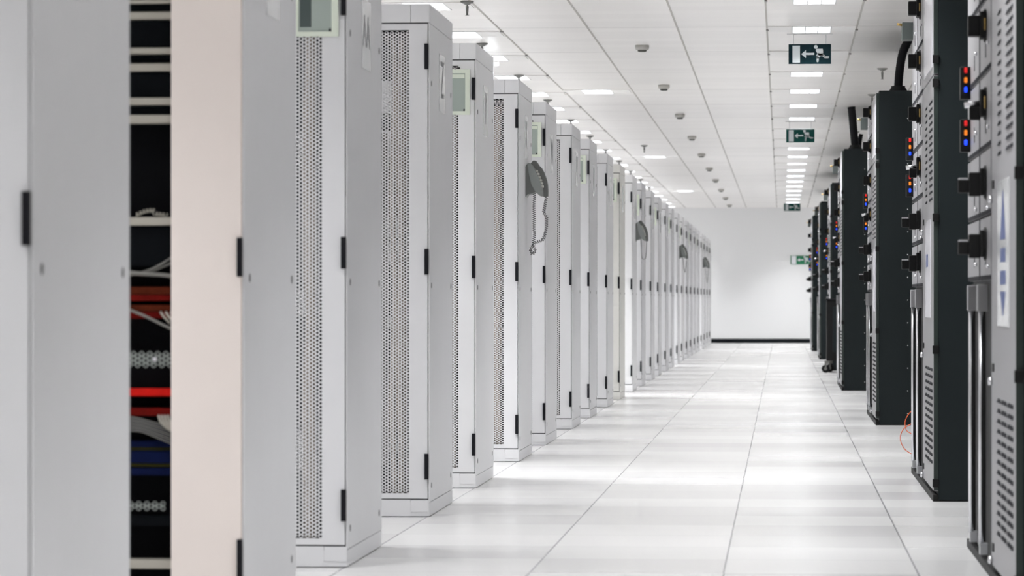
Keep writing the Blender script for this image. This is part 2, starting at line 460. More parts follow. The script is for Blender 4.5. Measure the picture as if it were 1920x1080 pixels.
fronts = [6.53, None, 11.33]
A0, B0 = 14.0, 11.33
ys = [6.53]
for i in range(0, 13): ys.append(11.33 + 4.82 * i); ys.append(14.0 + 4.80 * i)
ys = sorted(y for y in ys if y < Y_WALL - 1.6)
names = ['', 'AA', 'Z', 'Y', 'X', 'W', 'V', 'U', 'T', 'S', 'R', 'Q', 'P', 'O', 'N', 'M', 'L', 'K', 'J', 'I', 'H', 'G', 'F', 'E', 'D', 'C', 'B', 'A']
cabs = []
for i, y in enumerate(ys):
    o = cab0 if i == 0 else copy_tree(cab0)
    o.location = (SX, y, 0); cabs.append((o, y, names[i]))
N = len(cabs)
tint = {10: 'paint_white', 9: 'paint_cream', 3: 'paint_white', 22: 'paint_white', 17: 'paint_white'}
ncov = []
for i, (o, y, nm) in enumerate(cabs):
    dist = {0: 'pale grey server cabinet closest to the camera, cut off by the photo edge'}
    if i in tint: recolor(o, tint[i])
    if nm: plaque(o, nm)
    isB = abs(((y - 11.33) / 4.82) - round((y - 11.33) / 4.82)) < 0.02
    if isB and i > 0: display(o)
    if i == 0: lab = dist[0]
    elif nm in ('AA', 'Z', 'Y', 'X', 'W', 'V', 'U'):
        lab = 'pale grey server cabinet with plaque %s on its side' % nm
        if isB: lab += ', green display on door'
    else:
        lab = 'pale grey server cabinet, %s from the far wall in the long row' % ordw(N - i)
    tag(o, lab, 'cabinet', 'pale server cabinets along the walkway')

# cables and units glimpsed through the nearer perforated doors
def bundle(name, x, y, z0, z1, m, n=5, rr=0.012, label='', group=None):
    mb = MB(); random.seed(int(x * 1000) + int(y * 10))
    for q in range(n):
        ox, oy = random.uniform(-0.02, 0.02), random.uniform(-0.01, 0.01)
        pts = []
        for s in range(16):
            z = z0 + (z1 - z0) * s / 15
            pts.append((x + ox + 0.006 * math.sin(s * 0.9 + q), y + oy + 0.005 * math.cos(s * 0.7 + q), z))
        mb.tube(pts, rr, m, 6)
    return tag(mb.build(name), label, 'cable bundle', group)
for yy, nm in ((11.33, 'AA'), (14.0, 'Z'), (16.15, 'Y'), (18.8, 'X'), (20.97, 'W')):
    bundle('cable_bundle', SX - 0.125, yy + 0.052, 0.09, 1.86, 'wire_tan', label='tan upright cable bundle behind the perforated door of cabinet %s' % nm, group='cable bundles inside the cabinets')
    if nm != 'X':
        bundle('cable_bundle', SX - 0.20, yy + 0.052, 0.2, 1.5, 'wire_grey', 6, label='grey upright cable bundle behind the perforated door of cabinet %s' % nm, group='cable bundles inside the cabinets')
    random.seed(int(yy * 10)); z = 0.25; n_ = 0
    while z < 1.72:
        h = random.choice((0.044, 0.088, 0.132))
        if random.random() < (0.9 if nm in ('Z', 'X') and 0.8 < z else 0.4):
            n_ += 1
            mb = MB().box(SX - 0.49, SX - 0.108, yy + 0.082, yy + 0.75, z, z + h - 0.004, 'silver_unit' if random.random() < 0.5 else 'dev', 0.002)
            tag(mb.build('rack_server'), 'flat rack server inside cabinet %s, %s from the bottom' % (nm, ordw(n_)), 'server', 'servers inside cabinet %s' % nm)
        z += h + 0.01

# ------------------------------------------------------------------ open network cabinet, second from the camera
NY, NW = 9.14, 0.8
t = tag(empty('network_cabinet', (SX, NY, 0)), 'open-fronted network cabinet with beige front panels and crowded dark interior', 'cabinet')
b = MB()
b.box(-0.004, 0, 0.002, CD, 0.058, 1.925, 'paint'); b.build('side_panel', t)
MB().box(-NW, -NW + 0.004, 0.002, CD, 0.058, 1.925, 'paint').build('side_panel', t)
MB().box(-NW + 0.004, -0.004, CD - 0.01, CD, 0.02, 1.95, 'paint').build('rear_panel', t)
b = MB(); b.box(-NW + 0.0045, -0.0045, 0.10, CD - 0.011, 0.07, 1.92, 'inner')
b.build('inner_lining', t)
MB().box(-NW, 0, 0, CD, 1.93, 2.0, 'paint', 0.002).build('roof_cap', t)
MB().box(-NW, 0, 0, CD, 0.003, 0.065, 'paint', 0.002).build('plinth', t)
MB().box(-0.188, -0.0055, -0.002, 0.022, 0.07, 1.925, 'pink', 0.003).build('front_panel', t)
MB().box(-NW + 0.004, -NW + 0.184, -0.002, 0.022, 0.07, 1.925, 'pink', 0.003).build('front_panel', t)
for z in (0.135, 0.905, 1.745):
    MB().box(-0.017, -0.003, -0.014, -0.001, z, z + 0.1, 'black', 0.002).build('hinge', t)
for y in (0.10, 0.90):
    for z in (0.11, 0.893, 1.685):
        MB().lathe([(0.011, -0.001), (0.011, 0.0015), (0.006, 0.002)], 'fastener', (0, y, z + 0.01), 'x', 12).build('panel_latch', t)
plaque(t, 'BB')
def zz(y): return CAM_H + (563 - y) / 727.0
# things in its open front, bottom to top: (name, y top, y bottom, material, label, category)
gx0, gx1 = SX - NW + 0.19, SX - 0.192
yf = NY + 0.03
def unit(name, y1, y0, m, label, cat, dy=0.0, x1=gx1, group='equipment in the open network cabinet', depth=0.07):
    o = MB().box(gx0, x1, yf + dy, NY + 0.0995, zz(y0), zz(y1), m, 0.002).build(name)
    return tag(o, label, cat, group)
bars = [(2, 9, 'topmost'), (25, 38, 'second from the top'), (92, 103, 'third from the top'), (121, 135, 'fourth from the top'), (185, 198, 'fifth from the top'), (217, 232, 'sixth from the top'), (408, 423, 'below the white curled wires'), (1048, 1064, 'lowest one near the floor')]
for a, b_, lab in bars:
    unit('rack_shelf', a, b_, 'cream_bar', 'thin cream rack shelf edge in the open cabinet, ' + lab, 'shelf', group='cream shelf edges in the open cabinet')
for a, b_, lab in ((9, 24, 'under the topmost cream edge'), (40, 90, 'between the second and third cream edges'), (105, 119, 'between the third and fourth cream edges'), (137, 183, 'between the fourth and fifth cream edges'), (200, 215, 'between the fifth and sixth cream edges'), (425, 500, 'under the edge with curled wires'), (966, 985, 'above the lowest cream edge')):
    unit('rack_module', a, b_, 'dev', 'near-black rack module ' + lab, 'module', 0.02, group='black modules in the open cabinet')
for a, b_, m, lab in ((538, 552, 'rust_dev', 'rusty red switch, upper of the pair above the bare gap'), (553, 564, 'darkred_dev', 'dark red switch just under the upper rusty one'), (572, 584, 'rust_dev', 'rusty orange switch above the slanting grey cable'), (585, 597, 'darkred_dev', 'red switch just above the dark gap'), (728, 742, 'red_dev', 'bright red switch below the grey perforated strip'), (765, 779, 'darkred_dev', 'red switch with grey wires fanning out under it')):
    unit('network_switch', a, b_, m, lab + ' in the open cabinet', 'switch', 0.01, group='red switches in the open cabinet')
for a, b_, lab in ((826, 838, 'upper'), (844, 868, 'middle'), (876, 890, 'lower')):
    unit('blue_module', a, b_, 'blue_dev', '%s of three dark navy modules in the open cabinet' % lab, 'module', 0.015, group='navy modules in the open cabinet')
for a, b_, lab in ((839, 843, 'upper'), (869, 874, 'lower')):
    unit('label_strip', a, b_, 'olive_dev', '%s thin olive strip between the navy modules' % lab, 'strip', 0.012, group='olive strips in the open cabinet')
def grille(y1, y0, x1, label):
    mb = MB(); perf_sheet(mb, gx0, x1, zz(y0), zz(y1), yf + 0.008, 'grille', 0.0105, 0.0038)
    mb.box(gx0, gx0 + 0.012, yf + 0.006, yf + 0.010, zz(y0), zz(y1), 'grille')
    tag(mb.build('perforated_strip', fix=False), label, 'vent strip', 'grey perforated strips in the open cabinet')
grille(655, 689, gx1, 'grey perforated metal strip in the open cabinet, with a bright stud on it')
grille(934, 956, gx1 - 0.018, 'lower grey perforated metal strip near the bottom of the open cabinet')
grille(922, 930, gx1 - 0.01, 'narrow perforated strip just above the lower grey one')
tag(MB().lathe([(0.006, 0.0), (0.006, -0.006), (0.003, -0.009)], 'sheet', (SX - 0.235, yf + 0.004, zz(673)), 'y', 12).build('stud'), 'small bright round stud on the perforated strip of the open cabinet', 'stud')
def pxX(px, w=9.17): return (px - 1466) * w / FPX
def wire(name, pts, r, m, label, group=None):
    P = [(pxX(a), yf + c, zz(b)) for a, b, c in pts]
    # smooth
    Q = []
    for i in range(len(P) - 1):
        p0 = Vector(P[max(i-1, 0)]); p1 = Vector(P[i]); p2 = Vector(P[i+1]); p3 = Vector(P[min(i+2, len(P)-1)])
        for s in range(5):
            u = s / 5
            Q.append(0.5 * ((2*p1) + (p2-p0)*u + (2*p0-5*p1+4*p2-p3)*u*u + (3*p1-p0-3*p2+p3)*u**3))
    Q.append(Vector(P[-1]))
    return tag(MB().tube(Q, r, m, 6).build(name), label, 'cable', group)
G = 'grey cables in the open cabinet'
wire('cable', [(225, 512, 0.0), (265, 514, -0.004), (300, 516, 0.0), (330, 521, 0.0)], 0.0055, 'wire_grey', 'thick grey cable running level above the rusty red switches', G)
wire('cable', [(225, 518, 0.01), (270, 507, 0.0), (300, 492, 0.0), (330, 472, 0.01)], 0.003, 'wire_grey', 'thin grey cable rising steeply above the level thick one', G)
wire('cable', [(225, 508, 0.01), (265, 511, 0.008), (300, 499, 0.004), (330, 486, 0.01)], 0.003, 'wire_grey', 'second thin grey cable rising beside the steep one', G)
wire('cable', [(225, 578, 0.0), (262, 592, -0.006), (300, 610, -0.006), (335, 626, 0.0)], 0.004, 'wire_grey', 'grey cable slanting down across the rusty switches to the dark gap', G)
for i in range(9):
    wire('cable', [(225, 779 + 3.5 * i, 0.0), (255, 784 + 3.0 * i, -0.006), (285, 792 + 3.4 * i, -0.004), (328, 802 + 4.4 * i, 0.0)], 0.0015, ('wire_grey', 'cord')[i % 2], 'grey patch cable in the fan under the red switch, %s from the top' % ordw(i + 1), 'fan of grey patch cables')
for i in range(4):
    wire('cable', [(288 + 6 * i, 778, 0.004), (294 + 6 * i, 790, -0.008), (304 + 6 * i, 800, -0.006), (322 + 5 * i, 812, 0.0)], 0.003, 'cream_bar', 'pale patch cable drooping at the panel side of the fan, %s along' % ordw(i + 1), 'pale drooping patch cables')
for i in range(3):
    wire('cable', [(292 + 10 * i, 585, 0.006), (298 + 10 * i, 592, -0.005), (310 + 9 * i, 606, 0.0)], 0.003, 'cream_bar', 'short pale plug lead beside the red switch above the gap, %s along' % ordw(i + 1), 'pale plug leads')
pts = []
for s in range(70):
    u = s / 69
    pts.append((245 + 60 * u + 3 * math.sin(u * 60), 404 - 9 * math.sin(u * PI) * (1 if u < .6 else .3) + 3 * math.cos(u * 60), 0.0))
tag(MB().tube([(pxX(a), yf - 0.002 + c, zz(b)) for a, b, c in pts], 0.0011, 'cream_bar', 5).build('cable'), 'curled thin white wire lying on the cream shelf edge', 'cable')

# ------------------------------------------------------------------ wall phones on the cabinet sides
def zpt(x, y): return ((x - 210) * 0.000264, (955 - y) * 0.000264)
def make_phone():
    t = empty('wall_phone', (0, 0, 0))
    base = [zpt(*p) for p in ((210, 955), (210, 340), (250, 285), (285, 500), (330, 690), (415, 855), (330, 885), (250, 900))]
    MB().prism(base, 0.010, 0.165, 'phone_dark').build('base', t)
    body = [zpt(*p) for p in ((250, 285), (285, 262), (330, 290), (400, 400), (470, 540), (530, 690), (545, 800), (540, 935), (510, 935), (415, 855), (330, 690), (285, 500))]
    bo = MB().prism(body, 0.0, 0.115, 'phone').build('body', t)
    keyc = [(425, 425), (455, 485), (485, 550), (508, 612), (530, 675), (543, 735)]
    kb = MB()
    for i, (a, b) in enumerate(keyc):
        X, Z = zpt(a, b)
        for q in range(3):
            kb.box(X - 0.004, X + 0.006, 0.016 + q * 0.028, 0.036 + q * 0.028, Z - 0.006, Z + 0.006, 'key', 0.0015)
            kb.box(X - 0.001, X + 0.003, 0.036 + q * 0.028, 0.044 + q * 0.028, Z - 0.006, Z + 0.005, 'black')
    kb.build('keypad', t)
    hs = [zpt(*p) for p in ((262, 275), (345, 195), (400, 205), (440, 262), (470, 310), (510, 350), (560, 440), (595, 530), (622, 620), (637, 710), (642, 830), (640, 930), (600, 945), (545, 935), (545, 800), (530, 690), (470, 540), (400, 400), (330, 300))]
    MB().prism(hs, 0.118, 0.168, 'phone_dark').build('handset', t)
    return t
def helix(path, r, turns):
    P = [Vector(p) for p in path]; L = [0]
    for a, b in zip(P, P[1:]): L.append(L[-1] + (b - a).length)
    out = []; n = turns * 9
    for i in range(n + 1):
        d = L[-1] * i / n
        k = max(j for j in range(len(L) - 1) if L[j] <= d + 1e-9)
        u = (d - L[k]) / max(L[k+1] - L[k], 1e-9)
        p = P[k].lerp(P[k+1], u); tdir = (P[k+1] - P[k]).normalized()
        a = tdir.cross(Vector((0, 1, 0)))
        if a.length < 0.1: a = Vector((0, 0, 1))
        a.normalize(); b = tdir.cross(a); th = 2 * PI * i / 9
        out.append(p + a * r * math.cos(th) + b * r * math.sin(th))
    return out
phone0 = make_phone()
PZ = 1.398
specs = [(19.28, 'grey wall phone with a tangled coiled cord, on the side of cabinet X'),
         (33.9, 'grey wall phone whose cord hangs in a plain loop, halfway down the row'),
         (49.2, 'grey wall phone with a V-shaped hanging cord, second from the far end'),
         (63.6, 'grey wall phone on the last cabinets by the far wall')]
phones = [phone0] + [copy_tree(phone0) for _ in specs[1:]]
for i, (y, lab) in enumerate(specs):
    o = phones[i]
    # stand on the side panel that is really there
    cy = max(yy for yy in ys if yy < y + 0.2)
    y = min(max(y, cy + 0.3), cy + CD - 0.25)
    o.location = (SX, y, PZ); tag(o, lab, 'phone', 'grey wall phones on the cabinet sides')
    c = MB()
    if i == 0:
        def q(x, yy): X, Z = zpt((x - 960) * 10.8, (yy - 280) * 10.8); return (X, 0.09, Z)
        c.tube(helix([q(994, 361), q(993.5, 400), q(994, 440), q(992, 458), q(986.5, 466), q(990, 476), q(996, 470), q(992, 456), q(1000, 452), q(1009, 450), q(1014, 440), q(1017, 425), q(1017.5, 405), q(1011.5, 397), q(1014, 385), q(1017, 368)], 0.0075, 62), 0.0020, 'cord', 5)
    else:
        dep = {1: 0.185, 2: 0.20, 3: 0.27}[i]
        pts = []
        for s in range(25):
            u = s / 24; x = 0.045 + 0.055 * u
            d = dep * (1 - abs(2 * u - 1) ** (5 if i == 1 else 1.4))
            pts.append((x, 0.09 + 0.04 * u, 0.02 - d))
        c.tube(pts, 0.0035, 'cord' if i > 1 else 'cordpale', 6)
    c.build('cord', o)

# ------------------------------------------------------------------ dark power cabinets on the right
PL, PH, PD = 2.57, 2.262, 0.8
def power_cabinet(base_only=False):
    t = empty('power_cabinet', (0, 0, 0))
    b = MB(); b.box(0.0, PD, 0.0, PL, 0.005, PH, 'charcoal', 0.004)
    b.build('body', t)
    MB().box(-0.022, -0.001, 0.0, PL, 0.0, 0.028, 'rubber').build('base_strip', t)
    MB().box(0.0, PD - 0.01, 0.003, PL, 0.0, 0.0045, 'rubber').build('base_strip', t)
    rv = MB().lathe([(0.004, 0.0005), (0.004, -0.002), (0.001, -0.003)], 'plaque', (0, 0, 0), 'y', 8).build('rivet', t)
    rv.location = (0.192, 0, 0.08)
    for k in range(1, 14):
        c = rv.copy(); sc.collection.objects.link(c); c.parent = t; c.location = (0.192, 0, 0.08 + 0.1533 * k)
    # main door: two leaves
    def slots(mb, u0, u1, z0, z1, pitch, dx=-0.0215):
        z = z0
        while z < z1:
            mb.prism([(dx, z), (dx - 0.004, z), (dx, z + 0.012)], u0, u1, 'slot', axis='y'); z += pitch
    d = MB(); d.box(-0.02, -0.001, 0.0, 1.14, 1.795, 2.245, 'pdu_grey', 0.002); d.build('upper_door', t)
    d = MB(); d.box(-0.02, -0.001, 0.0, 1.14, 0.045, 1.788, 'pdu_grey', 0.002)
    slots(d, 0.12, 0.40, 1.27, 1.70, 0.0295, -0.0199); slots(d, 0.66, 0.80, 1.27, 1.70, 0.0295, -0.0199)
    slots(d, 0.10, 0.34, 0.155, 0.57, 0.030, -0.0199); slots(d, 0.40, 0.62, 0.155, 0.57, 0.030, -0.0199); slots(d, 0.68, 0.82, 0.155, 0.57, 0.030, -0.0199)
    d.build('lower_door', t)
    e = MB(); e.box(-0.0195, -0.0005, -0.0012, 0.003, 0.047, 1.786, 'darkgreen'); e.box(-0.0195, -0.0005, -0.0012, 0.003, 1.797, 2.243, 'darkgreen'); e.build('door_edge', t)
    for z in (1.84, 1.74, 1.175, 0.62, 0.06):
        MB().box(-0.024, 0.002, -0.010, 0.012, z, z + 0.035, 'rubber', 0.002).build('hinge', t)
    for z in (1.15, 0.60, 0.06):
        l = MB(); l.lathe([(0.012, -0.019), (0.012, -0.032), (0.006, -0.034)], 'steel', (0, 1.09, z), 'x', 12)
        l.build('door_lock', t)
        MB().box(-0.024, -0.019, 1.0, 1.05, z + 0.03, z + 0.055, 'rubber').build('latch_slot', t)
    # breaker compartments
    zs = [0.905, 1.108, 1.317, 1.555, 1.785, 2.012, 2.245]
    for i, (a, b_) in enumerate(zip(zs, zs[1:])):
        for u0, u1 in ((1.15, 1.80), (1.81, PL - 0.005)):
            c = MB(); c.box(-0.018, -0.001, u0, u1, a + 0.004, b_ - 0.004, 'pdu_grey', 0.002)
            c.box(-0.0195, -0.0178, u0 + 0.32, u0 + 0.34, a + 0.05, a + 0.10, 'slot')
            c.box(-0.0195, -0.0178, u0 + 0.02, u1 - 0.03, a + 0.004, a + 0.018, 'slot')
            c.box(-0.0195, -0.0178, u0 + 0.001, u0 + 0.03, a + 0.004, b_ - 0.004, 'slot')
            c.build('compartment_door', t)
    for z, kind in ((2.19, 0), (1.947, 0), (1.704, 0), (1.461, 1), (1.215, 2), (1.022, 2)):
        h = MB(); u = 1.47
        h.lathe([(0.052, -0.017), (0.052, -0.024), (0.047, -0.026)], 'rubber', (0, u, z), 'x', 20)
        h.box(-0.026 - 0.012, -0.024, u - 0.045, u + 0.045, z - 0.042, z + 0.042, 'rubber', 0.004)
        if kind < 2: h.box(-0.0275, -0.022, u - 0.058, u - 0.050, z - 0.018, z + 0.020, 'brass', 0.002)
        ho = h.build('breaker', t)
        g = MB()
        if kind == 0: g.box(-0.075, -0.036, u - 0.03, u + 0.03, z - 0.034, z + 0.030, 'rubber', 0.004)
        elif kind == 1:
            g.box(-0.070, -0.036, u - 0.02, u + 0.02, z - 0.052, z - 0.010, 'rubber', 0.004)
            g.tube([(-0.035, u, z), (-0.085, u, z - 0.006)], 0.010, 'steel', 8)
        else:
            g.box(-0.072, -0.036, u - 0.03, u + 0.03, z - 0.045, z + 0.030, 'rubber', 0.005)
            g.box(-0.105, -0.070, u - 0.02, u + 0.02, z - 0.034, z + 0.006, 'rubber', 0.004)
            g.box(-0.104, -0.074, u - 0.02, u + 0.02, z + 0.006, z + 0.012, 'steel', 0.001)
        g.build('handle', ho)
    for z in (2.10, 1.86, 1.64, 1.38, 1.13, 0.95):
        for uu, dz in ((1.30, 0.0), (2.0, 0.012)):
            MB().lathe([(0.006, -0.017), (0.006, -0.026), (0.003, -0.028)], 'steel', (0, uu, z + dz), 'x', 10).build('screw', t)
    # signal lamps
    for zc, cols in ((1.578, ((0.045, 'red_lamp'), (0.012, 'orange_lamp'), (-0.020, 'blue_lamp'))), (1.400, ((0.044, 'red_lamp'), (0.012, 'orange_lamp'), (-0.021, 'blue_lamp')))):
        l = MB(); l.box(-0.052, -0.017, 2.40, 2.47, zc - 0.052, zc + 0.058, 'rubber', 0.003); lo = l.build('lamp_box', t)
        for dz, m in cols:
            MB().box(-0.0395, -0.0285, 2.390, 2.401, zc + dz - 0.0095, zc + dz + 0.0095, m, 0.004).build('signal_lamp', lo)
    # rods in the dark bay below
    r = MB(); r.box(-0.006, -0.001, 1.15, PL - 0.005, 0.04, 0.90, 'rubber'); r.build('cable_bay', t)
    for u in (1.62, 2.22):
        r = MB(); r.tube([(-0.026, u, 0.07), (-0.026, u, 0.84)], 0.0085, 'steel', 10)
        r.box(-0.038, -0.004, u - 0.04, u + 0.04, 0.81, 0.895, 'pdu_grey', 0.004)
        r.box(-0.030, -0.006, u - 0.03, u + 0.03, 0.04, 0.075, 'rail')
        r.build('locking_rod', t)
        MB().box(-0.020, -0.004, u + 0.10, u + 0.22, 0.06, 0.89, 'rubber').build('bay_post', t)
    # box near the top, far end
    g = MB(); g.box(-0.070, -0.017, 2.44, 2.55, 2.115, 2.20, 'boxgrey', 0.003); go = g.build('junction_box', t)
    MB().tube([(-0.069, 2.46, 2.188), (-0.095, 2.46, 2.192)], 0.007, 'brass', 8).build('cable_gland', go)
    return t
def hose(name, pts, r, label):
    mb = MB(); P = [Vector(p) for p in pts]; Q = []
    for i in range(len(P) - 1):
        p0 = P[max(i-1, 0)]; p1 = P[i]; p2 = P[i+1]; p3 = P[min(i+2, len(P)-1)]
        for s in range(12):
            u = s / 12; Q.append(0.5 * ((2*p1) + (p2-p0)*u + (2*p0-5*p1+4*p2-p3)*u*u + (3*p1-p0-3*p2+p3)*u**3))
    Q.append(P[-1])
    mb.tube(Q, [r * (1 + 0.05 * (i % 2)) for i in range(len(Q))], 'hose', 14)
    return mb.build(name)
pc0 = power_cabinet()
pspec = [(9.90, 0.655, 'dark power cabinet nearest the camera, grey doors with breakers and a blue-marked plate'),
         (15.24, 0.655, 'dark power cabinet standing behind the nearest one, painted white glare on its upper door'),
         (24.50, 0.655, 'dark power cabinet with a curved black hose rising from its roof'),
         (33.90, 0.580, 'dark power cabinet with a straight black duct rising from its roof'),
         (43.60, 0.600, 'dark power cabinet just behind the black trolley'),
         (51.8, 0.560, 'dark power cabinet second from the far wall'),
         (60.2, 0.520, 'dark power cabinet last in the row by the far wall sign')]
pcs = [pc0] + [copy_tree(pc0) for _ in pspec[1:]]
for i, (y, x, lab) in enumerate(pspec):
    o = pcs[i]
    o.location = (x, y, 0); tag(o, lab, 'cabinet', 'dark power cabinets along the walkway')
    # plates on the doors
    p = MB().box(-0.0225, -0.0195, 0.27, 0.80, 0.77, 1.19, 'plaque' if i == 0 else 'sheet', 0.0006).build('door_plate', o)
    if i == 0:
        q = MB()
        q.poly([(-0.0229, 0.40, 1.02), (-0.0229, 0.66, 1.02), (-0.0229, 0.55, 1.16), (-0.0229, 0.51, 1.16)], 'navy')
        q.poly([(-0.0229, 0.41, 0.955), (-0.0229, 0.65, 0.955), (-0.0229, 0.65, 0.995), (-0.0229, 0.41, 0.995)], 'navy')
        q.poly([(-0.0229, 0.40, 0.89), (-0.0229, 0.66, 0.89), (-0.0229, 0.66, 0.93), (-0.0229, 0.40, 0.93)], 'navy')
        q.poly([(-0.0229, 0.51, 0.80), (-0.0229, 0.55, 0.80), (-0.0229, 0.66, 0.87), (-0.0229, 0.40, 0.87)], 'navy')
        q.build('printed_mark', p)
    elif i == 1:
        MB().box(-0.0235, -0.0222, 0.52, 0.70, 0.99, 1.045, 'navy').build('printed_mark', p)
    MB().box(-0.0225, -0.0195, 0.10, 0.95, 1.83, 2.17, 'sheet', 0.0006).build('door_glare', o)  # the upper door's glossy reflection, painted as a thin white plate
    if i in (2, 3):
        f = MB().lathe([(0.062, 0), (0.062, 0.02), (0.048, 0.04), (0.048, 0.05)], 'rubber', (0.14 if i == 2 else 0.11, 0.35, PH), 'z', 18); f.build('hose_fitting', o)
# hoses from the roofs to the ceiling
h1 = hose('cable_hose', [(0.655 + 0.14, 24.85, PH + 0.045), (0.655 + 0.15, 24.85, PH + 0.16), (0.655 + 0.175, 24.85, PH + 0.29), (0.655 + 0.235, 24.85, CEIL - 0.004)], 0.029, '')
tag(h1, 'curved black flexible hose from a dark cabinet roof up to the ceiling', 'hose', 'black hoses above the dark cabinets')
h2 = hose('cable_hose', [(0.58 + 0.11, 34.25, PH + 0.045), (0.58 + 0.095, 34.25, PH + 0.2), (0.58 + 0.075, 34.25, CEIL - 0.004)], 0.036, '')
tag(h2, 'straight black duct leaning up to the ceiling from the farther dark cabinet', 'hose', 'black hoses above the dark cabinets')
h3 = hose('cable_hose', [(0.58 + 0.150, 34.40, PH + 0.012), (0.58 + 0.155, 34.40, PH + 0.08), (0.58 + 0.17, 34.40, PH + 0.16)], 0.02, '')
tag(h3, 'short black cable stub beside the straight duct on the cabinet roof', 'hose', 'black hoses above the dark cabinets')

# orange cable looping out at floor level
def ocp(x, y, d=17.66): return ((x - 1466) * d / FPX, d + 0.05, CAM_H + (563 - y) * d / FPX)
def smooth(P, n=8):
    P = [Vector(p) for p in P]; Q = []
    for i in range(len(P) - 1):
        p0 = P[max(i-1, 0)]; p1 = P[i]; p2 = P[i+1]; p3 = P[min(i+2, len(P)-1)]
        for s in range(n):
            u = s / n; Q.append(0.5 * ((2*p1) + (p2-p0)*u + (2*p0-5*p1+4*p2-p3)*u*u + (3*p1-p0-3*p2+p3)*u**3))
    return Q + [P[-1]]
mb = MB().tube(smooth([ocp(1712, 768), ocp(1704, 774), ocp(1697, 786), ocp(1696, 798), ocp(1700, 808), ocp(1712, 814)]), 0.0021, 'orange', 8)
tag(mb.build('orange_cable'), 'thin orange cable looping out of the second dark cabinet, upper loop', 'cable', 'orange cables at the dark cabinet')
mb = MB().tube(smooth([ocp(1712, 793, 17.70), ocp(1704, 796, 17.70), ocp(1693, 804, 17.70), ocp(1687, 818, 17.70), ocp(1690, 833, 17.70), ocp(1699, 845, 17.70), ocp(1714, 853, 17.70)]), 0.0021, 'orange', 8)
tag(mb.build('orange_cable'), 'thin orange cable looping near the floor tiles, lower and wider loop', 'cable', 'orange cables at the dark cabinet')

# black trolley
t = tag(empty('trolley', (0.52, 42.2, 0)), 'black trolley on casters parked against the dark cabinets', 'trolley')
MB().box(0.0, 0.36, 0.0, 0.5, 0.14, 0.845, 'rubber', 0.01).build('housing', t)
MB().box(0.07, 0.30, -0.006, 0.002, 0.24, 0.77, 'charcoal', 0.004).build('front_panel', t)
MB().box(-0.01, 0.37, -0.01, 0.51, 0.845, 0.865, 'hose', 0.004).build('top_board', t)
for x, y in ((-0.012, 0.03), (0.042, 0.44), (0.30, 0.03), (0.33, 0.44)):
    c = MB(); c.lathe([(0.042, -0.016), (0.047, -0.011), (0.047, 0.011), (0.042, 0.016)], 'rubber', (x, y, 0.0475), 'y', 22)
    c.lathe([(0.018, -0.018), (0.018, 0.018)], 'chrome', (x, y, 0.0475), 'y', 12)
    c.box(x - 0.012, x + 0.035, y - 0.022, y + 0.022, 0.102, 0.142, 'chrome', 0.002)
    c.box(x - 0.008, x + 0.012, y - 0.024, y - 0.019, 0.04, 0.11, 'chrome'); c.box(x - 0.008, x + 0.012, y + 0.019, y + 0.024, 0.04, 0.11, 'chrome')
    c.build('caster', t)

# ------------------------------------------------------------------ things on the ceiling
# smoke detectors
def detector():
    t = empty('smoke_detector', (0, 0, 0))
    MB().lathe([(0.050, -0.0005), (0.050, -0.022), (0.044, -0.032), (0.030, -0.034)], 'detector', n=24).build('housing', t)
    MB().lathe([(0.030, -0.030), (0.033, -0.042), (0.022, -0.048), (0.005, -0.049)], 'detector_dark', n=20).build('sensor', t)
    return t
d0 = detector()
for i in range(10):
    o = d0 if i == 0 else copy_tree(d0)
    y = 25.9 + 4.8 * i
    o.location = (-1.0, y, CEIL)
    tag(o, 'round grey smoke detector on the ceiling, %s from the far wall' % ordw(10 - i), 'smoke detector', 'row of smoke detectors')
# sprinkler heads
def sprinkler():
    t = empty('sprinkler_head', (0, 0, 0))
    MB().lathe([(0.042, -0.0005), (0.040, -0.008), (0.020, -0.018), (0.010, -0.024)], 'chrome', n=22).build('cover_plate', t)
    m = MB().tube([(0, 0, -0.02), (0, 0, -0.085)], 0.005, 'chrome', 10)
    m.lathe([(0.012, -0.087), (0.012, -0.085)], 'chrome', n=12)
    m.tube([(0.008, 0, -0.030), (0.004, 0, -0.085)], 0.002, 'chrome', 6); m.tube([(-0.008, 0, -0.030), (-0.004, 0, -0.085)], 0.002, 'chrome', 6)
    m.build('nozzle', t)
    return t
s0 = sprinkler(); first = True
nL = 11
for i in range(nL):
    y = 22.0 + 3.62 * i
    o = s0 if first else copy_tree(s0); first = False
    o.location = (-2.13 if i else -1.92, y, CEIL)
    tag(o, 'metal sprinkler head on the ceiling above the pale cabinets, %s from the far end' % ordw(nL - i), 'sprinkler', 'sprinkler heads above the pale cabinets')
o = copy_tree(s0); o.location = (-1.62, 42.6, CEIL); tag(o, 'lone metal sprinkler head between the plank seams near a small ceiling light', 'sprinkler', 'other sprinkler heads')
for i, (x, y) in enumerate(((0.79, 28.6), (0.80, 32.2), (0.80, 39.3))):
    o = copy_tree(s0); o.location = (x, y, CEIL)
    tag(o, 'metal sprinkler head above the dark cabinets, %s from the far end' % ordw(3 - i), 'sprinkler', 'sprinkler heads above the dark cabinets')

# hanging tube light seen past cabinet Y
t = tag(empty('pendant_light', (-2.15, 26.6, CEIL)), 'bright white tube light hung under the ceiling behind cabinet Y', 'light')
MB().box(-0.15, 0.063, -0.015, 0.015, -0.096, -0.072, 'tube', 0.004).build('tube', t)
MB().box(-0.01, 0.023, -0.015, 0.015, -0.196, -0.0965, 'tube', 0.004).build('tube', t)
MB().box(-0.02, -0.012, -0.004, 0.004, -0.072, -0.0005, 'fixture').build('hanger', t)

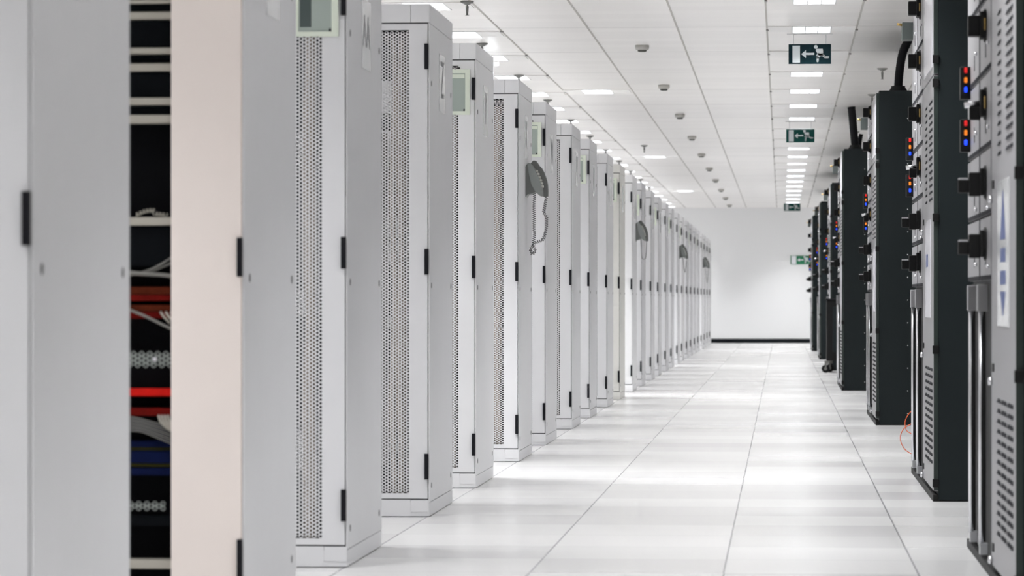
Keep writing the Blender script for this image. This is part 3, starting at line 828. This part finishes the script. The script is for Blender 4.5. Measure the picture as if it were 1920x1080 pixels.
# ------------------------------------------------------------------ exit signs
def pict(parent, x0, z1, wd, ht, yy, m, W=1505.0, Hh=685.0, door=True, clip=None):
    """door, arrow and running figure; coordinates read in a 1505 x 685 frame"""
    def P(a, b): return (x0 + a / W * wd, z1 - b / Hh * ht)
    def shape(name, polys, tubes=(), disc=None):
        mb = MB()
        for pl in polys: mb.prism([P(*p) for p in pl], yy - 0.0012, yy, m)
        for pl, r in tubes:
            pts = [P(*p) for p in pl]
            for (a, b) in zip(pts, pts[1:]):
                dx, dz = b[0] - a[0], b[1] - a[1]; L = math.hypot(dx, dz); rr = r / W * wd
                nx, nz = -dz / L * rr, dx / L * rr
                mb.prism([(a[0]+nx, a[1]+nz), (b[0]+nx, b[1]+nz), (b[0]-nx, b[1]-nz), (a[0]-nx, a[1]-nz)], yy - 0.0012, yy, m)
            for a in pts:
                rr = r / W * wd
                mb.prism([(a[0] + rr * math.cos(2*PI*k/14), a[1] + rr * math.sin(2*PI*k/14)) for k in range(14)], yy - 0.0012, yy, m)
        if disc:
            c = P(*disc[0]); rr = disc[1] / W * wd
            mb.prism([(c[0] + rr * math.cos(2*PI*k/20), c[1] + rr * math.sin(2*PI*k/20)) for k in range(20)], yy - 0.0012, yy, m)
        mb.build(name, parent)
    if door: shape('door_symbol', [[(140, 55), (405, 55), (405, 640), (140, 640)]])
    shape('arrow_symbol', [[(455, 345), (615, 205), (615, 300), (910, 300), (910, 372), (615, 372), (615, 485)]])
    shape('running_figure', [[(985, 165), (1210, 165), (1225, 300), (1180, 340), (1240, 400), (1150, 420), (1060, 400), (960, 215)]],
          [([(1180, 350), (1290, 455), (1400, 455)], 38), ([(1120, 370), (1035, 470), (1028, 590)], 38), ([(1070, 330), (1000, 395)], 26)], ((965, 100), 66))
def exit_sign(y, xc, ztop, wd, ht, m, label, mw):
    t = tag(empty('exit_sign', (xc, y, ztop)), label, 'sign', 'green exit signs hung over the walkway')
    MB().box(-wd/2, wd/2, 0.0, 0.016, -ht, 0.0, m, 0.002).build('plate', t)
    h = MB()
    h.box(-wd/2 - 0.01, wd/2 + 0.01, 0.0, 0.016, CEIL - ztop - 0.006, CEIL - ztop - 0.0005, 'fixture')
    for s in (-1, 1): h.tube([(s * wd * 0.38, 0.008, -0.001), (s * wd * 0.38, 0.008, CEIL - ztop - 0.004)], 0.003, 'fixture', 6)
    h.build('hanger', t)
    pict(t, -wd/2, 0.0, wd, ht, 0.0, mw)
    return t
exit_sign(24.85, 0.191, 2.603, 0.291, 0.136, 'sign_shaded', 'nearest hanging exit sign, teal with painted-in shade, arrow and running figure', 'sign_white')
exit_sign(37.0, 0.188, 2.593, 0.289, 0.134, 'sign_mid', 'middle hanging exit sign, teal with arrow and running figure', 'sign_white')
exit_sign(64.3, 0.183, 2.565, 0.292, 0.133, 'sign_mid', 'farthest hanging exit sign, small teal plate just before the far wall', 'sign_white')
t = tag(empty('exit_sign', (0.168, Y_WALL - 0.012, 1.555)), 'long green exit sign fixed to the far white wall, lettered FIRE EXIT', 'sign')
MB().box(0.0, 0.74, 0.0, 0.011, 0.0, 0.172, 'sign_green', 0.001).build('plate', t)
MB().box(0.02, 0.115, -0.0014, 0.001, 0.006, 0.166, 'sign_wht2').build('door_symbol', t)
pict(t, 0.020, 0.172, 0.40, 0.172, 0.0, 'sign_wht2', door=False)
for s, z in (('FIRE', 0.125), ('EXIT', 0.05)):
    text_mesh('lettering', s, 0.080, 'sign_wht2', t, Matrix(((1, 0, 0, 0.515), (0, 0, -1, -0.0012), (0, 1, 0, z), (0, 0, 0, 1))), bold=0.002)
